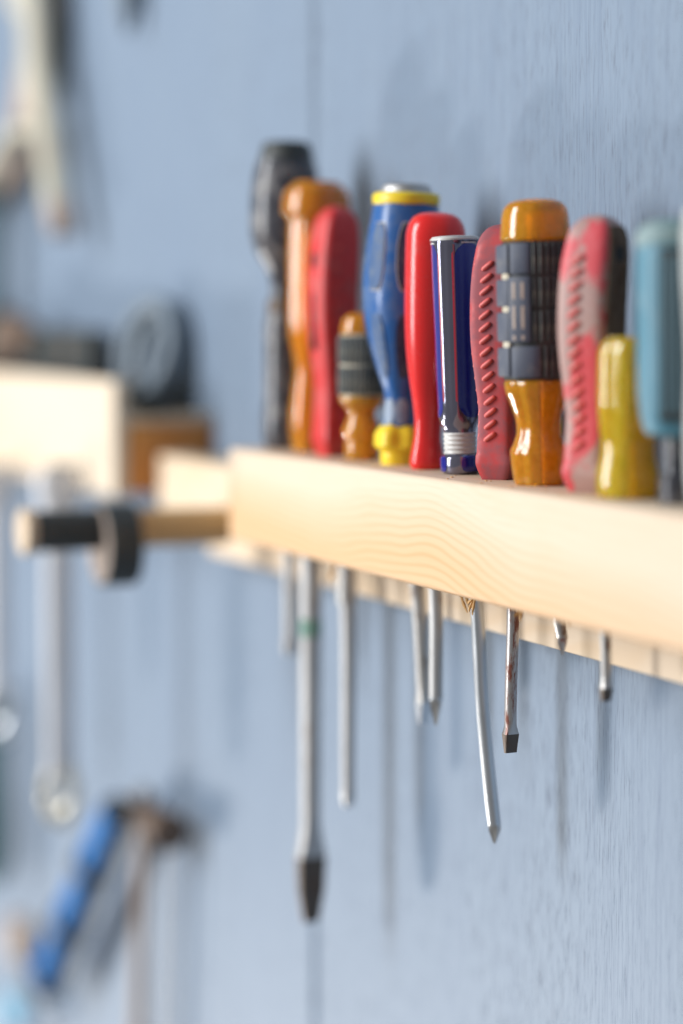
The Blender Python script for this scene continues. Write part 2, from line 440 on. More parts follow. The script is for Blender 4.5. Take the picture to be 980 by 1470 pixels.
def shaft(t, pts, rs, mat, kind='flat', blade=(4, 1, 8), az=25, tipmat=None, taper=10):
    """pts: list of (dx, dz) in camera-right / up mm from the base; built in un-leaned frame via inverse rotation.
    blade = (half width, half thickness at the tip, length)"""
    lean, yaw = t['lean'], t['yaw']
    inv = (Matrix.Rotation(R(lean), 4, 'Y') @ Matrix.Rotation(R(yaw), 4, 'Z')).inverted()
    conv = lambda vf: ([tuple(inv @ Vector(p)) for p in vf[0]], vf[1])
    keys = cr([(-z, x) for x, z in pts], 4)      # along -z
    zend = keys[-1][0]
    rk_ = cr([(-z, r) for (x, z), r in zip(pts, rs)], 4)
    rad_at = lambda zz: next((r for z, r in rk_ if z >= zz - 1e-6), rk_[-1][1])
    rings = []; n = 24
    for zz, x in keys:
        r = rad_at(zz); rings.append(sup(r, r, 2, -zz, n, R(az), x))
    if kind == 'round':
        conv_ = conv(loft(rings)); return mesh('shaft', conv_, mat, t, sharp=40)
    x = keys[-1][1]; r = rs[-1]; L = blade[2]
    body = mesh('shaft', conv(loft(rings)), mat, t, sharp=40)
    tr = []
    if kind == 'flat':
        W, T = blade[0], blade[1]
        seq = [(0, r, r, 2), (taper * .3, r * 1.0, r * .93, 2.4), (taper * .7, (r + W) / 2, r * .86, 4), (taper, W, r * .8, 10), (taper + .6, W * .995, r * .76, 10), (taper + L * .5, W * .93, (r * .72 + T) / 2, 12), (taper + L, W * (blade[3] if len(blade) > 3 else .84), T, 12)]
    elif kind == 'phillips':
        seq = None
    if seq:
        k1 = 4
        tr = [sup(a, b, p, -(zend - 0.4 + z), n, R(az), x) for z, a, b, p in seq]
        mesh('blade_neck', conv(loft(tr[:k1])), mat, t, sharp=30)
        mesh('blade_tip', conv(loft(tr[k1 - 1:])), tipmat or mat, t, sharp=30)
    else:
        for j in range(8):
            u = j / 7; z = u * L; rr = r * (1 - 0.80 * max(0, (u - 0.3) / 0.7)) if u > .3 else r
            cut = min(0.45, u * 1.2)
            tr.append([(x + rr * (1 - cut * abs(math.sin(2 * (a_ := 2*math.pi*i/n))) ** .8) * math.cos(a_ + R(az)), rr * (1 - cut * abs(math.sin(2 * a_)) ** .8) * math.sin(a_ + R(az)), -(zend - .4 + z)) for i in range(n)])
        mesh('blade_tip', conv(loft(tr)), tipmat or mat, t, sharp=30)
    return body

def patch(t, name, mat, surf, z0, z1, phi0, dphi, off, nz=14, nphi=12, e=2.4, thick=0.8, rend=None):
    """superellipse-outlined pad lying on a surface of revolution surf(z)->r; proud by off, edges drop in"""
    V, Fc = [], []
    zc, hz = (z0 + z1) / 2, (z1 - z0) / 2
    rows = []
    for i in range(nz + 1):
        v_ = -1 + 2 * i / nz; v_ = math.copysign(abs(v_) ** 0.8, v_)
        wd = max(0.02, (1 - abs(v_) ** e)) ** (1 / e)
        if rend:
            v_ = math.sin(math.pi / 2 * (-1 + 2 * i / nz)); dd = hz * (1 - abs(v_))
            wd = 1 if dd >= rend else math.sqrt(max(0.0004, 1 - (1 - dd / rend) ** 2))
        row = []
        for j in range(-1, nphi + 2):
            u = max(-1, min(1, -1 + 2 * j / nphi)); edge = (j in (-1, nphi + 1))
            z = zc + hz * v_; ph = phi0 + dphi * wd * u
            rr = surf(z, ph) + (off if not edge else -thick)
            if i in (0, nz): rr = surf(z, ph) - thick
            row.append((rr * math.cos(ph), rr * math.sin(ph), z))
        rows.append(row)
    return mesh(name, loft(rows, False, False), mat, t, sharp=50)

def prof_fn(keys):
    rows = cr(keys, 0.5)
    def f(z, ph=0):
        for k in range(len(rows) - 1):
            if rows[k + 1][0] >= z: 
                a, b = rows[k], rows[k + 1]; t_ = (z - a[0]) / (b[0] - a[0]); return a[1] + (b[1] - a[1]) * max(0, t_)
        return rows[-1][1]
    return f

# --- T1 large black driver, farthest
t = tool('screwdriver', -1.178, -0.041, 0.5, 'tallest worn black driver with bulbous grip, at the far left end of the rack')
mesh('sleeve', lathe([(0, 9.4), (2, 10.3), (30, 10.5), (66, 10.6), (69, 9.6), (71, 8.6)], 40), M_BLACK, t)
mesh('collar', lathe([(70, 8.8), (71.5, 9.6), (76, 9.4), (78, 7.4)], 40), M_DARKTIP, t)
mesh('handle', lathe([(77, 7.4), (82, 7.4), (91, 9.0), (101, 14.8), (109, 17.4), (118, 17.9), (132, 17.4), (142, 16.2), (148.5, 14.6)], 64, f=lambda p, z: 1 + 0.012 * math.cos(8 * p)), M_BLACK, t)
mesh('end_cap', lathe([(148.2, 14.2), (149, 13.9), (153, 13.2), (156.5, 11.6), (158.2, 8), (158.6, 1)], 48, 0.8), M_RUBBER, t)
shaft(t, [(0, 2), (3, -60), (3, -98)], [3.6, 3.5, 3.3], M_STEEL_M, 'flat', (3.6, .8, 5), tipmat=M_STEEL_W, taper=5)

# --- T2 amber with domed cap, long heavy blade
t = tool('screwdriver', -1.143, -0.041, 2.0, 'dusty orange acetate screwdriver with mushroom cap, its long heavy blade hangs lowest')
k2 = [(0, 7.5), (5, 8.8), (20, 9.9), (30, 9.0), (40, 8.0), (48, 9.4), (58, 11.8), (84, 13.4), (106, 14.0), (117, 14.0)]
mesh('handle', lathe(k2, 60, f=lambda p, z: 1 - (0.07 if z > 44 else 0.0) * abs(math.cos(4 * p)) ** 3), M_AMBER_D, t)
mesh('cap', lathe([(116.5, 13.5), (118.5, 16.2), (121, 17.1), (126, 16.9), (131, 15.6), (134.5, 12), (136.3, 7), (136.6, 1)], 56, 0.8), M_AMBER_D, t)
mesh('shank_or_glow', lathe([(0, 4.8), (60, 5), (110, 6)], 16), M_GOLD_GLOW, t)  # added gold piece, paints the glow inside the lower handle
shaft(t, [(0, 20), (0, 0), (1.2, -56), (1.2, -184)], [4, 5.2, 5.5, 4.9], M_STEEL_M, 'flat', (7.6, 1.3, 34, .56), az=24, tipmat=M_DARKTIP, taper=24)  # dark tip colour carries the shade of the tapered underside
def band(t, x, z, r, h, mat, name):
    lean, yaw = t['lean'], t['yaw']
    inv = (Matrix.Rotation(R(lean), 4, 'Y') @ Matrix.Rotation(R(yaw), 4, 'Z')).inverted()
    vf = lathe([(z, r), (z + h, r)], 28, 50)
    return mesh(name, ([tuple(inv @ Vector((p[0] + x, p[1], p[2]))) for p in vf[0]], vf[1]), mat, t)
band(t, 1.2, -94, 5.6, 9, M_GREEN, 'tape_band')

# --- red slab-sided handles (T3, T8, T10)
def red_handle(t, H, k, mat, ribmat, rot, sidemat=None, hole_face=None, nrib=15, ribface=0):
    """rounded-square grip tapering to a chamfered foot; ribs on one face"""
    keys = [(0, 5.9, 0), (.2, 6.0, 0), (6.2, 8.35, .2), (7, 8.45, .2), (14, 8.3, .3), (28, 8.0, .4), (40, 8.8, 0), (56, 9.8, -.9), (70, 10.1, -1.1), (84, 10.0, -.7), (94, 9.4, 0), (100, 8.4, .4), (104, 6.2, .6), (106.2, 3.2, .7), (106.8, .6, .7)]
    keys = [(z * H / 106.8, r * k, c_ * k) for z, r, c_ in keys]
    rows = cr(keys, 1.5)
    V = loft([sup(r, r, 8 if z < 0.1 * H else 5, z, 56, R(rot), c_) for z, r, c_ in rows])
    h = mesh('handle', V, mat, t, sharp=28)
    fn = prof_fn([(z, r) for z, r, c_ in keys]); fc = prof_fn([(z, c_ + 10) for z, r, c_ in keys])
    ex = Vector((math.cos(R(rot)), math.sin(R(rot)), 0)); ey = Vector((-ex.y, ex.x, 0))
    # face normal: -ey is the left/camera face
    nrm, tan = (-ey, ex)
    if ribface: nrm, tan = (ex, ey)
    ribm = None
    for i in range(nrib):
        z = H * (0.17 + 0.665 * i / (nrib - 1)); r = fn(z) ; cx = fc(z) - 10
        if ribm is None:
            ribm = mk('rib', tube([(-2.5, 0, -1.8), (-2.15, 0, -1.55), (-1.5, 0, -1.1), (0, 0, 0), (1.5, 0, 1.1), (2.15, 0, 1.55), (2.5, 0, 1.8)], [0.3, .8, 1.02, 1.1, 1.02, .8, .3], 8), ribmat, 60)
        c = Vector((cx, 0, z)) + nrm * (r + 0.12) + tan * (-0.18 * r)
        m = Matrix((( tan.x, -nrm.x, 0, 0), (tan.y, -nrm.y, 0, 0), (0, 0, 1, 0), (0, 0, 0, 1)))
        o = mesh('rib', ribm, None, t, c * 0.001); o.rotation_euler = m.to_euler()
        # small edge notches on the bevelled corner
        if i % 1 == 0 and nrib > 10:
            c2 = Vector((cx, 0, z)) + nrm * (r * 0.80) - tan * (r * 0.82)
            o = mesh('edge_rib', ribm, None, t, c2 * 0.001); o.rotation_euler = Matrix.Rotation(R(rot - 45), 4, 'Z').to_euler(); o.scale = (0.42, 0.7, 0.8)
    if sidemat:
        # thin slab on the right-hand face, its shade painted as dark colour
        pr = []
        for z, r, c_ in rows:
            if z < H * .06 or z > H * .965: continue
            base = Vector((c_, 0, z)) + ex * (r + 0.10)
            q = r * 0.80
            pr.append([tuple(base - ey * q - ex * .5), tuple(base - ey * q), tuple(base - ey * q * .5), tuple(base), tuple(base + ey * q * .5), tuple(base + ey * q), tuple(base + ey * q - ex * .5)])
        mesh('shaded_side', loft(pr, False, False), sidemat, t, sharp=40)
    if hole_face is not None:
        d = ex if hole_face > 0 else -ex
        z = H * 0.86; c = Vector((fc(z) - 10, 0, z)) + d * (fn(z) + 0.1)
        ring = lathe([(0, 3.6), (0.5, 3.3)], 20, 1)
        hh = mesh('hang_hole', lathe([(-2, 3.3), (0.25, 3.3)], 20, 5), M_BROWNBLACK_HOLE, t, c * 0.001)
        hh.rotation_euler = d.to_track_quat('Z', 'Y').to_euler(); hh.scale = (1.2, .95, 1)
    return h
M_BROWNBLACK_HOLE = plastic('hole_black', (0.012, 0.012, 0.012), (0.02, 0.02, 0.02), 0.1, 0.8)

t = tool('screwdriver', -1.106, -0.042, 0.6, 'dusty red slab-sided screwdriver between the orange acetate one and the short stubby one')
red_handle(t, 122, 1.06, M_RED2, M_RED2, 28, None, None, 10, 0)
# dark insert strip and hang slot on its left edge
for z0, z1, w_ in ((52, 80, 1.5), (92, 99, 1.9)):
    strip = box(-w_, w_, -1.2, 1.2, z0, z1, 0.8, 2)
    mesh('dark_insert', strip, M_BLACK, t, (-0.0098, -0.0052, 0))
shaft(t, [(0, 2), (6.5, -56), (7.5, -164)], [3.9, 3.9, 3.2], M_STEEL_M, 'flat', (2.9, .7, 6), tipmat=M_STEEL_W, taper=5)
band(t, 6.6, -73, 4.8, 12, M_STEEL_W, 'bolster')

# --- T4 stubby amber with ribbed rubber grip
t = tool('stubby_screwdriver', -1.066, -0.043, 0.0, 'shortest stubby amber screwdriver with black ribbed grip, left of the blue and yellow one')
mesh('handle', lathe([(0, 6.4), (1.5, 7.8), (5, 8.4), (9, 8.0), (14, 9.4), (18, 7.8), (22.5, 6.5), (26, 9.0), (29, 10.8), (31, 10.2)], 56, 0.8), M_AMBER, t)
mesh('grip_core', lathe([(30, 10.2), (31, 10.5), (59, 10.5), (60, 9.6)], 48, 3), M_DUST, t)
mesh('end_cap', lathe([(59.5, 9.8), (61, 10.2), (65, 9.6), (68.5, 7.6), (70, 4), (70.3, .8)], 48, .8), M_AMBER_D, t)
mesh('shank_or_glow', box(0, 5.2, -3, 4, 1, 28, .8, 2), M_GOLD_GLOW, t)  # added gold slab, painted glow in the right half
rm = mk('grip_rib', box(-0.75, 0.75, -0.7, 0.7, -6.6, 6.6, 0.45, 2), M_RIB, 60)
for row in (38, 52.4):
    for i in range(30):
        a = 2 * math.pi * i / 30
        mesh('grip_rib', rm, None, t, (0.0108 * math.cos(a), 0.0108 * math.sin(a), row / 1000), (0, 0, a + math.pi / 2))

# --- T5 blue / yellow cushion grip
t = tool('screwdriver', -1.026, -0.041, 1.6, 'blue cushion-grip screwdriver with yellow collar and yellow ring under its steel cap')
k5 = [(14, 7.2), (18, 7.6), (25, 7.0), (32, 7.2), (42, 10.4), (52, 13.6), (62, 16.2), (74, 18.0), (85, 18.5), (98, 17.6), (110, 15.9), (119, 14.6)]
s5 = prof_fn(k5)
def flat5(p, z): return 1 + 0.018 * math.cos(6 * p)
mesh('handle', lathe(k5, 72, 1.2, f=flat5), M_BLUE, t)
mesh('collar', lathe([(0, 7.9), (4, 8.5), (6.2, 8.6), (7, 10.2), (11, 10.8), (15, 10.2), (18.5, 7.4)], 60, 1, f=lambda p, z: 1 + (0.10 * math.sin(5 * p) if z > 8 else 0.03 * math.sin(5 * p))), M_YEL_OPAQUE, t)
mesh('ring', lathe([(118.5, 14.2), (119.2, 15.1), (121, 15.4), (123.4, 15.1), (124.3, 14)], 56, .6), M_YEL_OPAQUE, t)
mesh('strike_cap', lathe([(124, 12), (125, 11.5), (126.8, 11), (128.3, 9.0), (128.9, 5), (129, 1)], 48, .5), M_STEEL_M, t)
for i in range(7):
    a = R(-86 + 360 / 7 * i)
    mt = M_BLUE_PAD_L if i in (6, 5) else M_BLUE_PAD
    sf = lambda z, ph: s5(z) * flat5(ph, z)
    patch(t, 'pad_rim', M_DUST if i in (0, 5, 6) else M_BLUE_PAD_L, sf, 77.6, 112.4, a, R(17.6), 0.10)
    patch(t, 'grip_pad', mt, sf, 78.5, 111.5, a, R(16), 0.55)
    patch(t, 'pad_rim', M_BLUE_PAD_L, sf, 38.2, 70.8, a, R(17.6), 0.10)
    patch(t, 'grip_pad', mt, sf, 39, 70, a, R(16), 0.5)
    if i % 2 == 0:
        patch(t, 'thumb_pad', M_SCUFF, sf, 18, 31, a, R(26), 0.4)
shaft(t, [(0, 2), (9, -58), (12.0, -104)], [3.5, 3.5, 3.3], M_STEEL_W, 'flat', (3.2, .8, 10), az=40, tipmat=M_STEEL, taper=7)

# --- T6 smooth red
t = tool('screwdriver', -0.9895, -0.043, 2.2, 'smooth glossy bright red screwdriver with plain rounded top, left of the fluted blue one')
mesh('handle', lathe([(0, 6.2), (1.2, 7.4), (4, 7.7), (9, 7.0), (15, 6.1), (22, 6.2), (30, 7.4), (40, 9.4), (52, 11.2), (66, 12.4), (85, 13.1), (100, 13.4), (106, 13.1), (110, 11.6), (112.8, 8.6), (114, 4), (114.2, .8)], 64, 1.1,
     f=lambda p, z: (1 + 0.0 * z) * (abs(math.cos(p)) ** 2.7 + abs(math.sin(p)) ** 2.7) ** (-1 / 2.7) * 0.985), M_RED, t)
shaft(t, [(0, 2), (4.4, -56), (4.7, -103)], [3.1, 3.1, 3.0], M_STEEL_M, 'phillips', (0, 0, 13), tipmat=M_STEEL_W)
band(t, 4.7, -104, 3.3, 1.2, M_STEEL, 'groove_ring')

# --- T7 fluted blue / clear
t = tool('screwdriver', -0.9520, -0.043, -1.9, 'clear acetate screwdriver with deep blue flutes, red pinstripes and a long bent shaft')
FL = [R(-90 + 37 + 120 * i) for i in range(3)]
def flute(p, z):
    if z < 22 or z > 101: return 1
    k = min(1, (z - 22) / 7)
    k *= min(1, max(0, (101.4 - z) / 2.5))
    d = min(abs((p - a + math.pi) % (2 * math.pi) - math.pi) for a in FL)
    h = R(42)
    if d < h: return 1 - 0.19 * k * (1 - (d / h) ** 2) ** 0.75
    return 1 + 0.010 * k * math.cos(p * 24 + 1.0)
k7 = [(17.5, 6.6), (20, 7.2), (24, 9.2), (28, 10.6), (34, 11.0), (60, 11.4), (97, 11.9), (99.6, 11.6), (101, 10.2), (101.6, 6), (101.8, .8)]
mesh('handle', lathe(k7, 96, 1.0, f=flute), M_SMOKE, t, sharp=50)
s7 = prof_fn(k7)
mesh('end_cap', lathe([(99.0, 11.0), (100.4, 11.25), (101.7, 10.6), (102.4, 7.5), (102.6, 1)], 72, .5, f=lambda p, z: 1 - 0.05 * (1 + math.cos(3 * (p - FL[0])))), M_WHITE_EDGE, t)
for a in FL:
    sf = lambda z, ph: s7(z) * flute(ph, z)
    patch(t, 'flute_inlay', M_NAVY, sf, 24.5, 99.2, a, R(40), 0.14, nz=60, nphi=18, thick=.4, rend=6.5)
    for sgn in (-1, 1):
        patch(t, 'red_pinstripe', M_REDLINE, lambda z, ph: s7(z), 27, 98, a + sgn * R(44.5), R(1.5), 0.10, nz=10, nphi=3, e=8, thick=.3)
mesh('thread_collar', lathe([(7.5, 6.4)] + [q for i in range(5) for q in ((8.6 + i * 2, 6.7), (9.3 + i * 2, 7.15), (10.2 + i * 2, 6.7))] + [(18.4, 6.6)], 48, .35), M_SMOKE2 if 'M_SMOKE2' in globals() else M_WHITE_EDGE, t, sharp=60)
mesh('foot', lathe([(0, 7.2), (.8, 8.2), (2.2, 8.7), (7, 8.8), (8.6, 7.6), (9.6, 6.4)], 64, .5, f=lambda p, z: 1 - 0.07 * abs(math.cos(1.5 * (p - FL[0]))) ** 2), M_SMOKE, t)
s7f = prof_fn([(0, 7.2), (.8, 8.2), (2.2, 8.7), (7, 8.8), (8.6, 7.6), (9.6, 6.4)])
for a in FL:
    patch(t, 'foot_inlay', M_NAVY, lambda z, ph: s7f(z) * 0.995, 1.0, 8.4, a, R(36), 0.05, e=3.5, thick=1.0)
mesh('shank_or_glow', lathe([(0, 3.2), (70, 3.2)], 16, 80), M_STEEL_M, t)
shaft(t, [(0, 2), (7.0, -56), (9.8, -100), (14.0, -142), (15.4, -154)], [3.05, 3.0, 2.95, 2.95, 2.9], M_STEEL, 'phillips', (0, 0, 8.5), az=20, tipmat=M_STEEL_W)

# --- T8 rose red ribbed
t = tool('screwdriver', -0.9140, -0.043, 0.2, 'dull rose-red screwdriver with slanted ribs between the fluted blue one and the big amber one')
red_handle(t, 106, 0.98, M_ROSE, M_ROSE_RIB, -24, None, None, 15)
shaft(t, [(0, 2), (6.4, -56), (5.6, -98), (5.6, -103)], [2.7, 2.65, 2.6, 2.6], M_STEEL_R, 'flat', (3.3, .9, 8), az=28, tipmat=M_DARKTIP, taper=5)  # dark reflection on the tip facet is painted into its colour

# --- T9 big amber with black grip
t = tool('screwdriver', -0.8750, -0.043, -1.4, 'large amber screwdriver with thick black ribbed rubber grip and amber dome top')
k9 = [(0, 9.6), (1.2, 10.4), (4, 11.0), (9, 11.6), (13.5, 12.0), (17, 10.6), (22, 9.1), (27, 9.6), (33, 11.6), (38.5, 13.6), (41.5, 13.9), (43, 12.6)]
mesh('handle', lathe(k9, 64, .8, f=lambda p, z: 1 - 0.06 * abs(math.cos(3 * p + .6)) ** 6), M_AMBER, t)
mesh('end_cap', lathe([(97.5, 12.6), (98.5, 14.0), (100, 14.1), (104, 13.8), (109, 13.2), (112, 11.8), (113.8, 9), (114.6, 4), (114.7, .8)], 64, .7), M_AMBER, t)
mesh('grip_core', lathe([(42, 12.4), (43, 13.8), (97, 13.8), (98, 12.2)], 56, 3), M_RUBBER, t)
mesh('shank_or_glow', box(0.5, 9.0, -3, 6, 1, 42, 1, 2), M_GOLD_GLOW, t)  # added gold slab, paints the golden refraction right of centre
mesh('shank_or_glow', box(-2, 8.5, -5, 5, 99, 108, 1, 2), M_GOLD_GLOW, t)  # added gold block, painted refraction patch in the dome
NR = 26
rib9 = mk('grip_rib', box(-0.62, 0.62, -0.9, 0.9, -6.0, 6.0, 0.5, 2), M_RIB, 60)
rib9b = mk('grip_rib', box(-0.62, 0.62, -0.9, 0.9, -6.0, 6.0, 0.5, 2), M_GREY_RUBBER, 60)
slab = lambda z0, z1, a0, a1, ro, nn=7: loft([[((ro if 0 < j < nn + 2 - 1 else 12.6) * math.cos(a0 + (a1 - a0) * max(0, min(nn, j - 0.5)) / nn), (ro if 0 < j < nn + 2 - 1 else 12.6) * math.sin(a0 + (a1 - a0) * max(0, min(nn, j - 0.5)) / nn), z) for j in range(nn + 2)] for z in (z0, z0 + .01, (z0 + z1) / 2, z1 - .01, z1)], False, False)
def pad9(name, z0, z1, a0, a1, ro, mat, nn=8):
    rings = []
    for q, z in enumerate((z0, z0 + .25, z0 + .9, (z0 + z1) / 2, z1 - .9, z1 - .25, z1)):
        dr = (12.0, ro - .35, ro, ro, ro, ro - .35, 12.0)[q]
        ring = []
        for j in range(nn + 1):
            a = a0 + (a1 - a0) * j / nn; ed = 0.3 if j in (0, nn) else 0
            ring.append(((dr - ed) * math.cos(a), (dr - ed) * math.sin(a), z))
        for j in range(nn, -1, -1):
            a = a0 + (a1 - a0) * j / nn
            ring.append((11.6 * math.cos(a), 11.6 * math.sin(a), z))
        rings.append(ring)
    return mesh(name, loft(rings), mat, t, sharp=40)
rows9 = [(84.2, 97.2), (71.2, 83.4), (57.2, 70.4), (43.2, 56.4)]
for q, (z0, z1) in enumerate(rows9):
    # big smooth label pad toward the camera's left, small side pad beyond it
    pad9('side_pad', z0 + .6, z1 - .6, R(-196), R(-141), 16.0, M_GREY_RUBBER)
    if q in (0, 3):
        pad9('label_pad', z0 + .2, z1 - .2, R(-137), R(-104 + 4 * q), 15.7, M_GREY_RUBBER)
    rl = (z1 - z0 - .8) / 12
    st = -98 + (6 if q == 3 else 0)
    for i in range(14):
        a = R(st + i * 10.2)
        o = mesh('grip_rib', rib9, None, t, (0.0145 * math.cos(a), 0.0145 * math.sin(a), (z0 + z1) / 2000), (0, 0, a + math.pi / 2)); o.scale = (1, 1, rl)
pad9('label_pad', 57.4, 83.8, R(-139), R(-104), 16.1, M_GREY_RUBBER)
for z0, z1, a in ((74, 82, -129), (62, 73, -129), (74, 82, -115), (62, 73, -115), (58.4, 60.5, -115), (58.4, 60.5, -129)):
    patch(t, 'embossed_bar', M_DUST_BAR if 'M_DUST_BAR' in globals() else M_TAUPE, lambda z, ph: 16.1, z0, z1, R(a), R(2.2), 0.10, nz=6, nphi=3, e=8, thick=.2)
for z in (83.8, 70.8, 56.8):
    patch(t, 'dust_clump', M_DUST, lambda z_, ph: 13.8, z - 1.6, z + 1.6, R(-150), R(9), 1.4, nz=8, nphi=6, e=2, thick=.5)
shaft(t, [(0, 2), (8.4, -57), (9.6, -62)], [2.3, 2.3, 2.2], M_STEEL_W, 'phillips', (0, 0, 7.5), tipmat=M_STEEL_R)

# --- T10 grime covered red with dark side
t = tool('screwdriver', -0.8318, -0.043, 1.0, 'red screwdriver blotched with beige grime, brown shade-painted side and hang hole, behind the short yellow one')
red_handle(t, 106.5, 1.07, M_GRIME, M_ROSE_RIB, -32, M_BROWNBLACK, 1, 15)
shaft(t, [(0, 2), (6.6, -57), (7.0, -72)], [2.1, 2.1, 2.0], M_STEEL_W, 'flat', (2.4, .7, 5), az=30, tipmat=M_DARKTIP, taper=5)

# --- T11 short yellow acetate
t = tool('screwdriver', -0.7990, -0.044, 0.3, 'short translucent yellow fluted screwdriver beside the teal ribbed one')
mesh('handle', lathe([(0, 10.5), (1.2, 11.6), (6, 12.2), (10, 12.0), (16, 10.6), (19, 10.5), (26, 11.6), (34, 12.3), (52, 12.4), (56, 11.6), (59, 9), (60.3, 4), (60.4, .8)], 72, 1,
     f=lambda p, z: 1 - (0.09 if z > 20 else 0.04) * abs(math.cos(3 * p + .5)) ** 2), M_YELLOW, t)
mesh('shank_or_glow', box(0.5, 8, -4, 6, 1, 50, 1, 2), M_GOLD_GLOW, t)  # added gold slab, painted glow inside the yellow handle

# --- T12 teal ribbed
t = tool('screwdriver', -0.7640, -0.043, -0.8, 'teal rubber screwdriver with dark vertical ribs and black neck, near the right end')
mesh('neck', lathe([(0, 6.6), (9, 6.6), (10.5, 5.4), (12, 4.4), (27, 4.4)], 32, 2), M_BLACK, t)
mesh('handle', lathe([(24, 5.6), (25, 9.8), (28, 11.8), (34, 13.2), (60, 14.0), (86, 14.3), (93, 13.9)], 60, 1.2), M_TEAL, t)
mesh('end_cap', lathe([(92.5, 13.8), (94, 14.4), (98, 13.6), (101, 10.5), (102.4, 5), (102.6, 1)], 56, .8), M_TEAL_CAP, t)
rb = mk('grip_rib', box(-0.66, 0.66, -0.8, 0.8, -28, 28, 0.5, 2), M_TEAL_RIB, 60)
pad9('rib_bed', 30, 92, R(-124), R(-10), 14.35, M_RUBBER, 14)
for i in range(13):
    a = R(-121 + i * 9)
    mesh('grip_rib', rb, None, t, (0.0143 * math.cos(a), 0.0143 * math.sin(a), 0.061), (0, 0, a + math.pi / 2))

# --- T13 pale grey one at the picture edge
t = tool('screwdriver', -0.7425, -0.043, 0.0, 'pale grey handled screwdriver cut off by the right edge, nearest of the row')
mesh('handle', lathe([(0, 6), (10, 7.5), (28, 8.0), (50, 7.6), (70, 8.6), (85, 9.6), (100, 9.4), (106, 7), (108, 1)], 40), M_GREY_PL, t)
shaft(t, [(0, 2), (0, -150)], [2.6, 2.6], M_STEEL_M, 'round')

# ------------------------------------------------------------------ peg with rubber ringed disc
peg = empty('wall_peg', (-1.28, -0.038, 1.387), 'round wooden peg with black rubber rimmed disc sticking out left of the rack', 'peg', rot=(R(90), 0, 0))
mesh('dowel', lathe([(0, 10.4), (112, 10.4)], 32, 200), M_DOWEL, peg)
mesh('disc', lathe([(54.5, 20.5), (55, 21.2), (73.6, 21.2), (74, 20.4)], 48, 30, smooth=False), M_TAUPE, peg, (0, -0.0085, 0))
mesh('rubber_rim', lathe([(54.8, 22.2), (55.6, 22.8), (73, 22.8), (73.7, 22.2)], 48, 30, smooth=False), M_RUBBER, peg, (0, -0.0085, 0))
mesh('rubber_sleeve', lathe([(74.3, 11.2)] + [q for i in range(8) for q in ((75 + i * 4.2, 10.8), (76 + i * 4.2, 11.4), (78 + i * 4.2, 11.4))] + [(111, 10.8)], 36, 1, smooth=False), M_RUBBER, peg)
mesh('end_disc', lathe([(111.5, 12.0), (112, 12.7), (117, 12.7), (117.6, 12.0)], 40, 20, smooth=False), M_PINE2, peg)

# ------------------------------------------------------------------ second wooden rack (box) farther left
b2 = empty('wooden_shelf', (-1.7, 0, 1.39), 'pale wooden wall shelf with tall front board and orange end in painted shade, far left', 'shelf')
bb = lambda x0, x1, y0, y1, z0, z1, b=1.5: box((x0 + 1.7) * 1000, (x1 + 1.7) * 1000, y0 * 1000, y1 * 1000, (z0 - 1.39) * 1000, (z1 - 1.39) * 1000, b, 3)
mesh('front_board', bb(-2.35, -1.414, -0.0645, -0.0555, 1.394, 1.4655, 2), M_PINE2, b2)
mesh('end_board', bb(-1.426, -1.4142, -0.0550, -0.0006, 1.397, 1.4385, 1), M_ORANGE_WOOD, b2)  # orange imitates the shaded end face
mesh('shelf_board', bb(-2.35, -1.413, -0.0550, -0.0006, 1.4390, 1.4435, 1), M_PINE2, b2)

# things on it
ZS = 1.4437
co = empty('grey_loops', (-1.482, -0.022, ZS), 'blurred grey coil leaning on the wall, standing on the right end of the far shelf', 'loops', rot=(R(-12), 0, R(8)))
def torus(Rm, r, n=40, m=12, cz=0, sx=1.0):
    pts = [(Rm * sx * math.cos(2*math.pi*i/n), 0, cz + Rm * math.sin(2*math.pi*i/n)) for i in range(n)]
    rings = []
    for i, p in enumerate(pts):
        a = 2*math.pi*i/n
        rings.append([(p[0] + r * math.cos(2*math.pi*j/m) * math.cos(a), r * math.sin(2*math.pi*j/m), p[2] + r * math.cos(2*math.pi*j/m) * math.sin(a)) for j in range(m)])
    V, Fc = loft(rings, False)
    k = (n - 1) * m
    Fc += [(k + j, k + (j + 1) % m, (j + 1) % m, j) for j in range(m)]
    return V, Fc
for k in range(3):
    mesh('grey_loop', torus(31 - k * 2.5, 5.4, cz=38, sx=1.12), M_SLATE, co, (0.003 * k, -0.008 + 0.0085 * k, 0), (0, 0, R(3 * k)))  # stacked grey loops standing as one arch
mesh('end_rod', lathe([(0, 6), (8, 6), (9, 4), (40, 4)], 20), M_RUBBER, co, (-0.03, -0.012, 0.006), (0, R(80), 0))
pb = empty('black_clamp', (-1.425, -0.035, ZS), 'black iron clamp lying low at the end of the far shelf, before the coil', 'clamp')
mesh('jaw', box(-8, 8, -6, 6, 0, 14, 2, 2), M_RUBBER, pb, (0.0, 0, 0))
mesh('frame', tube([(0, 0, 8), (-20, 0, 7), (-45, 2, 7), (-60, 4, 8)], [6, 6, 5.5, 5], 12), M_RUBBER, pb)
mesh('screw', tube([(-60, 4, 8), (-62, 4, 20), (-60, 3, 26)], [3, 3, 2], 10), M_STEEL_W, pb)

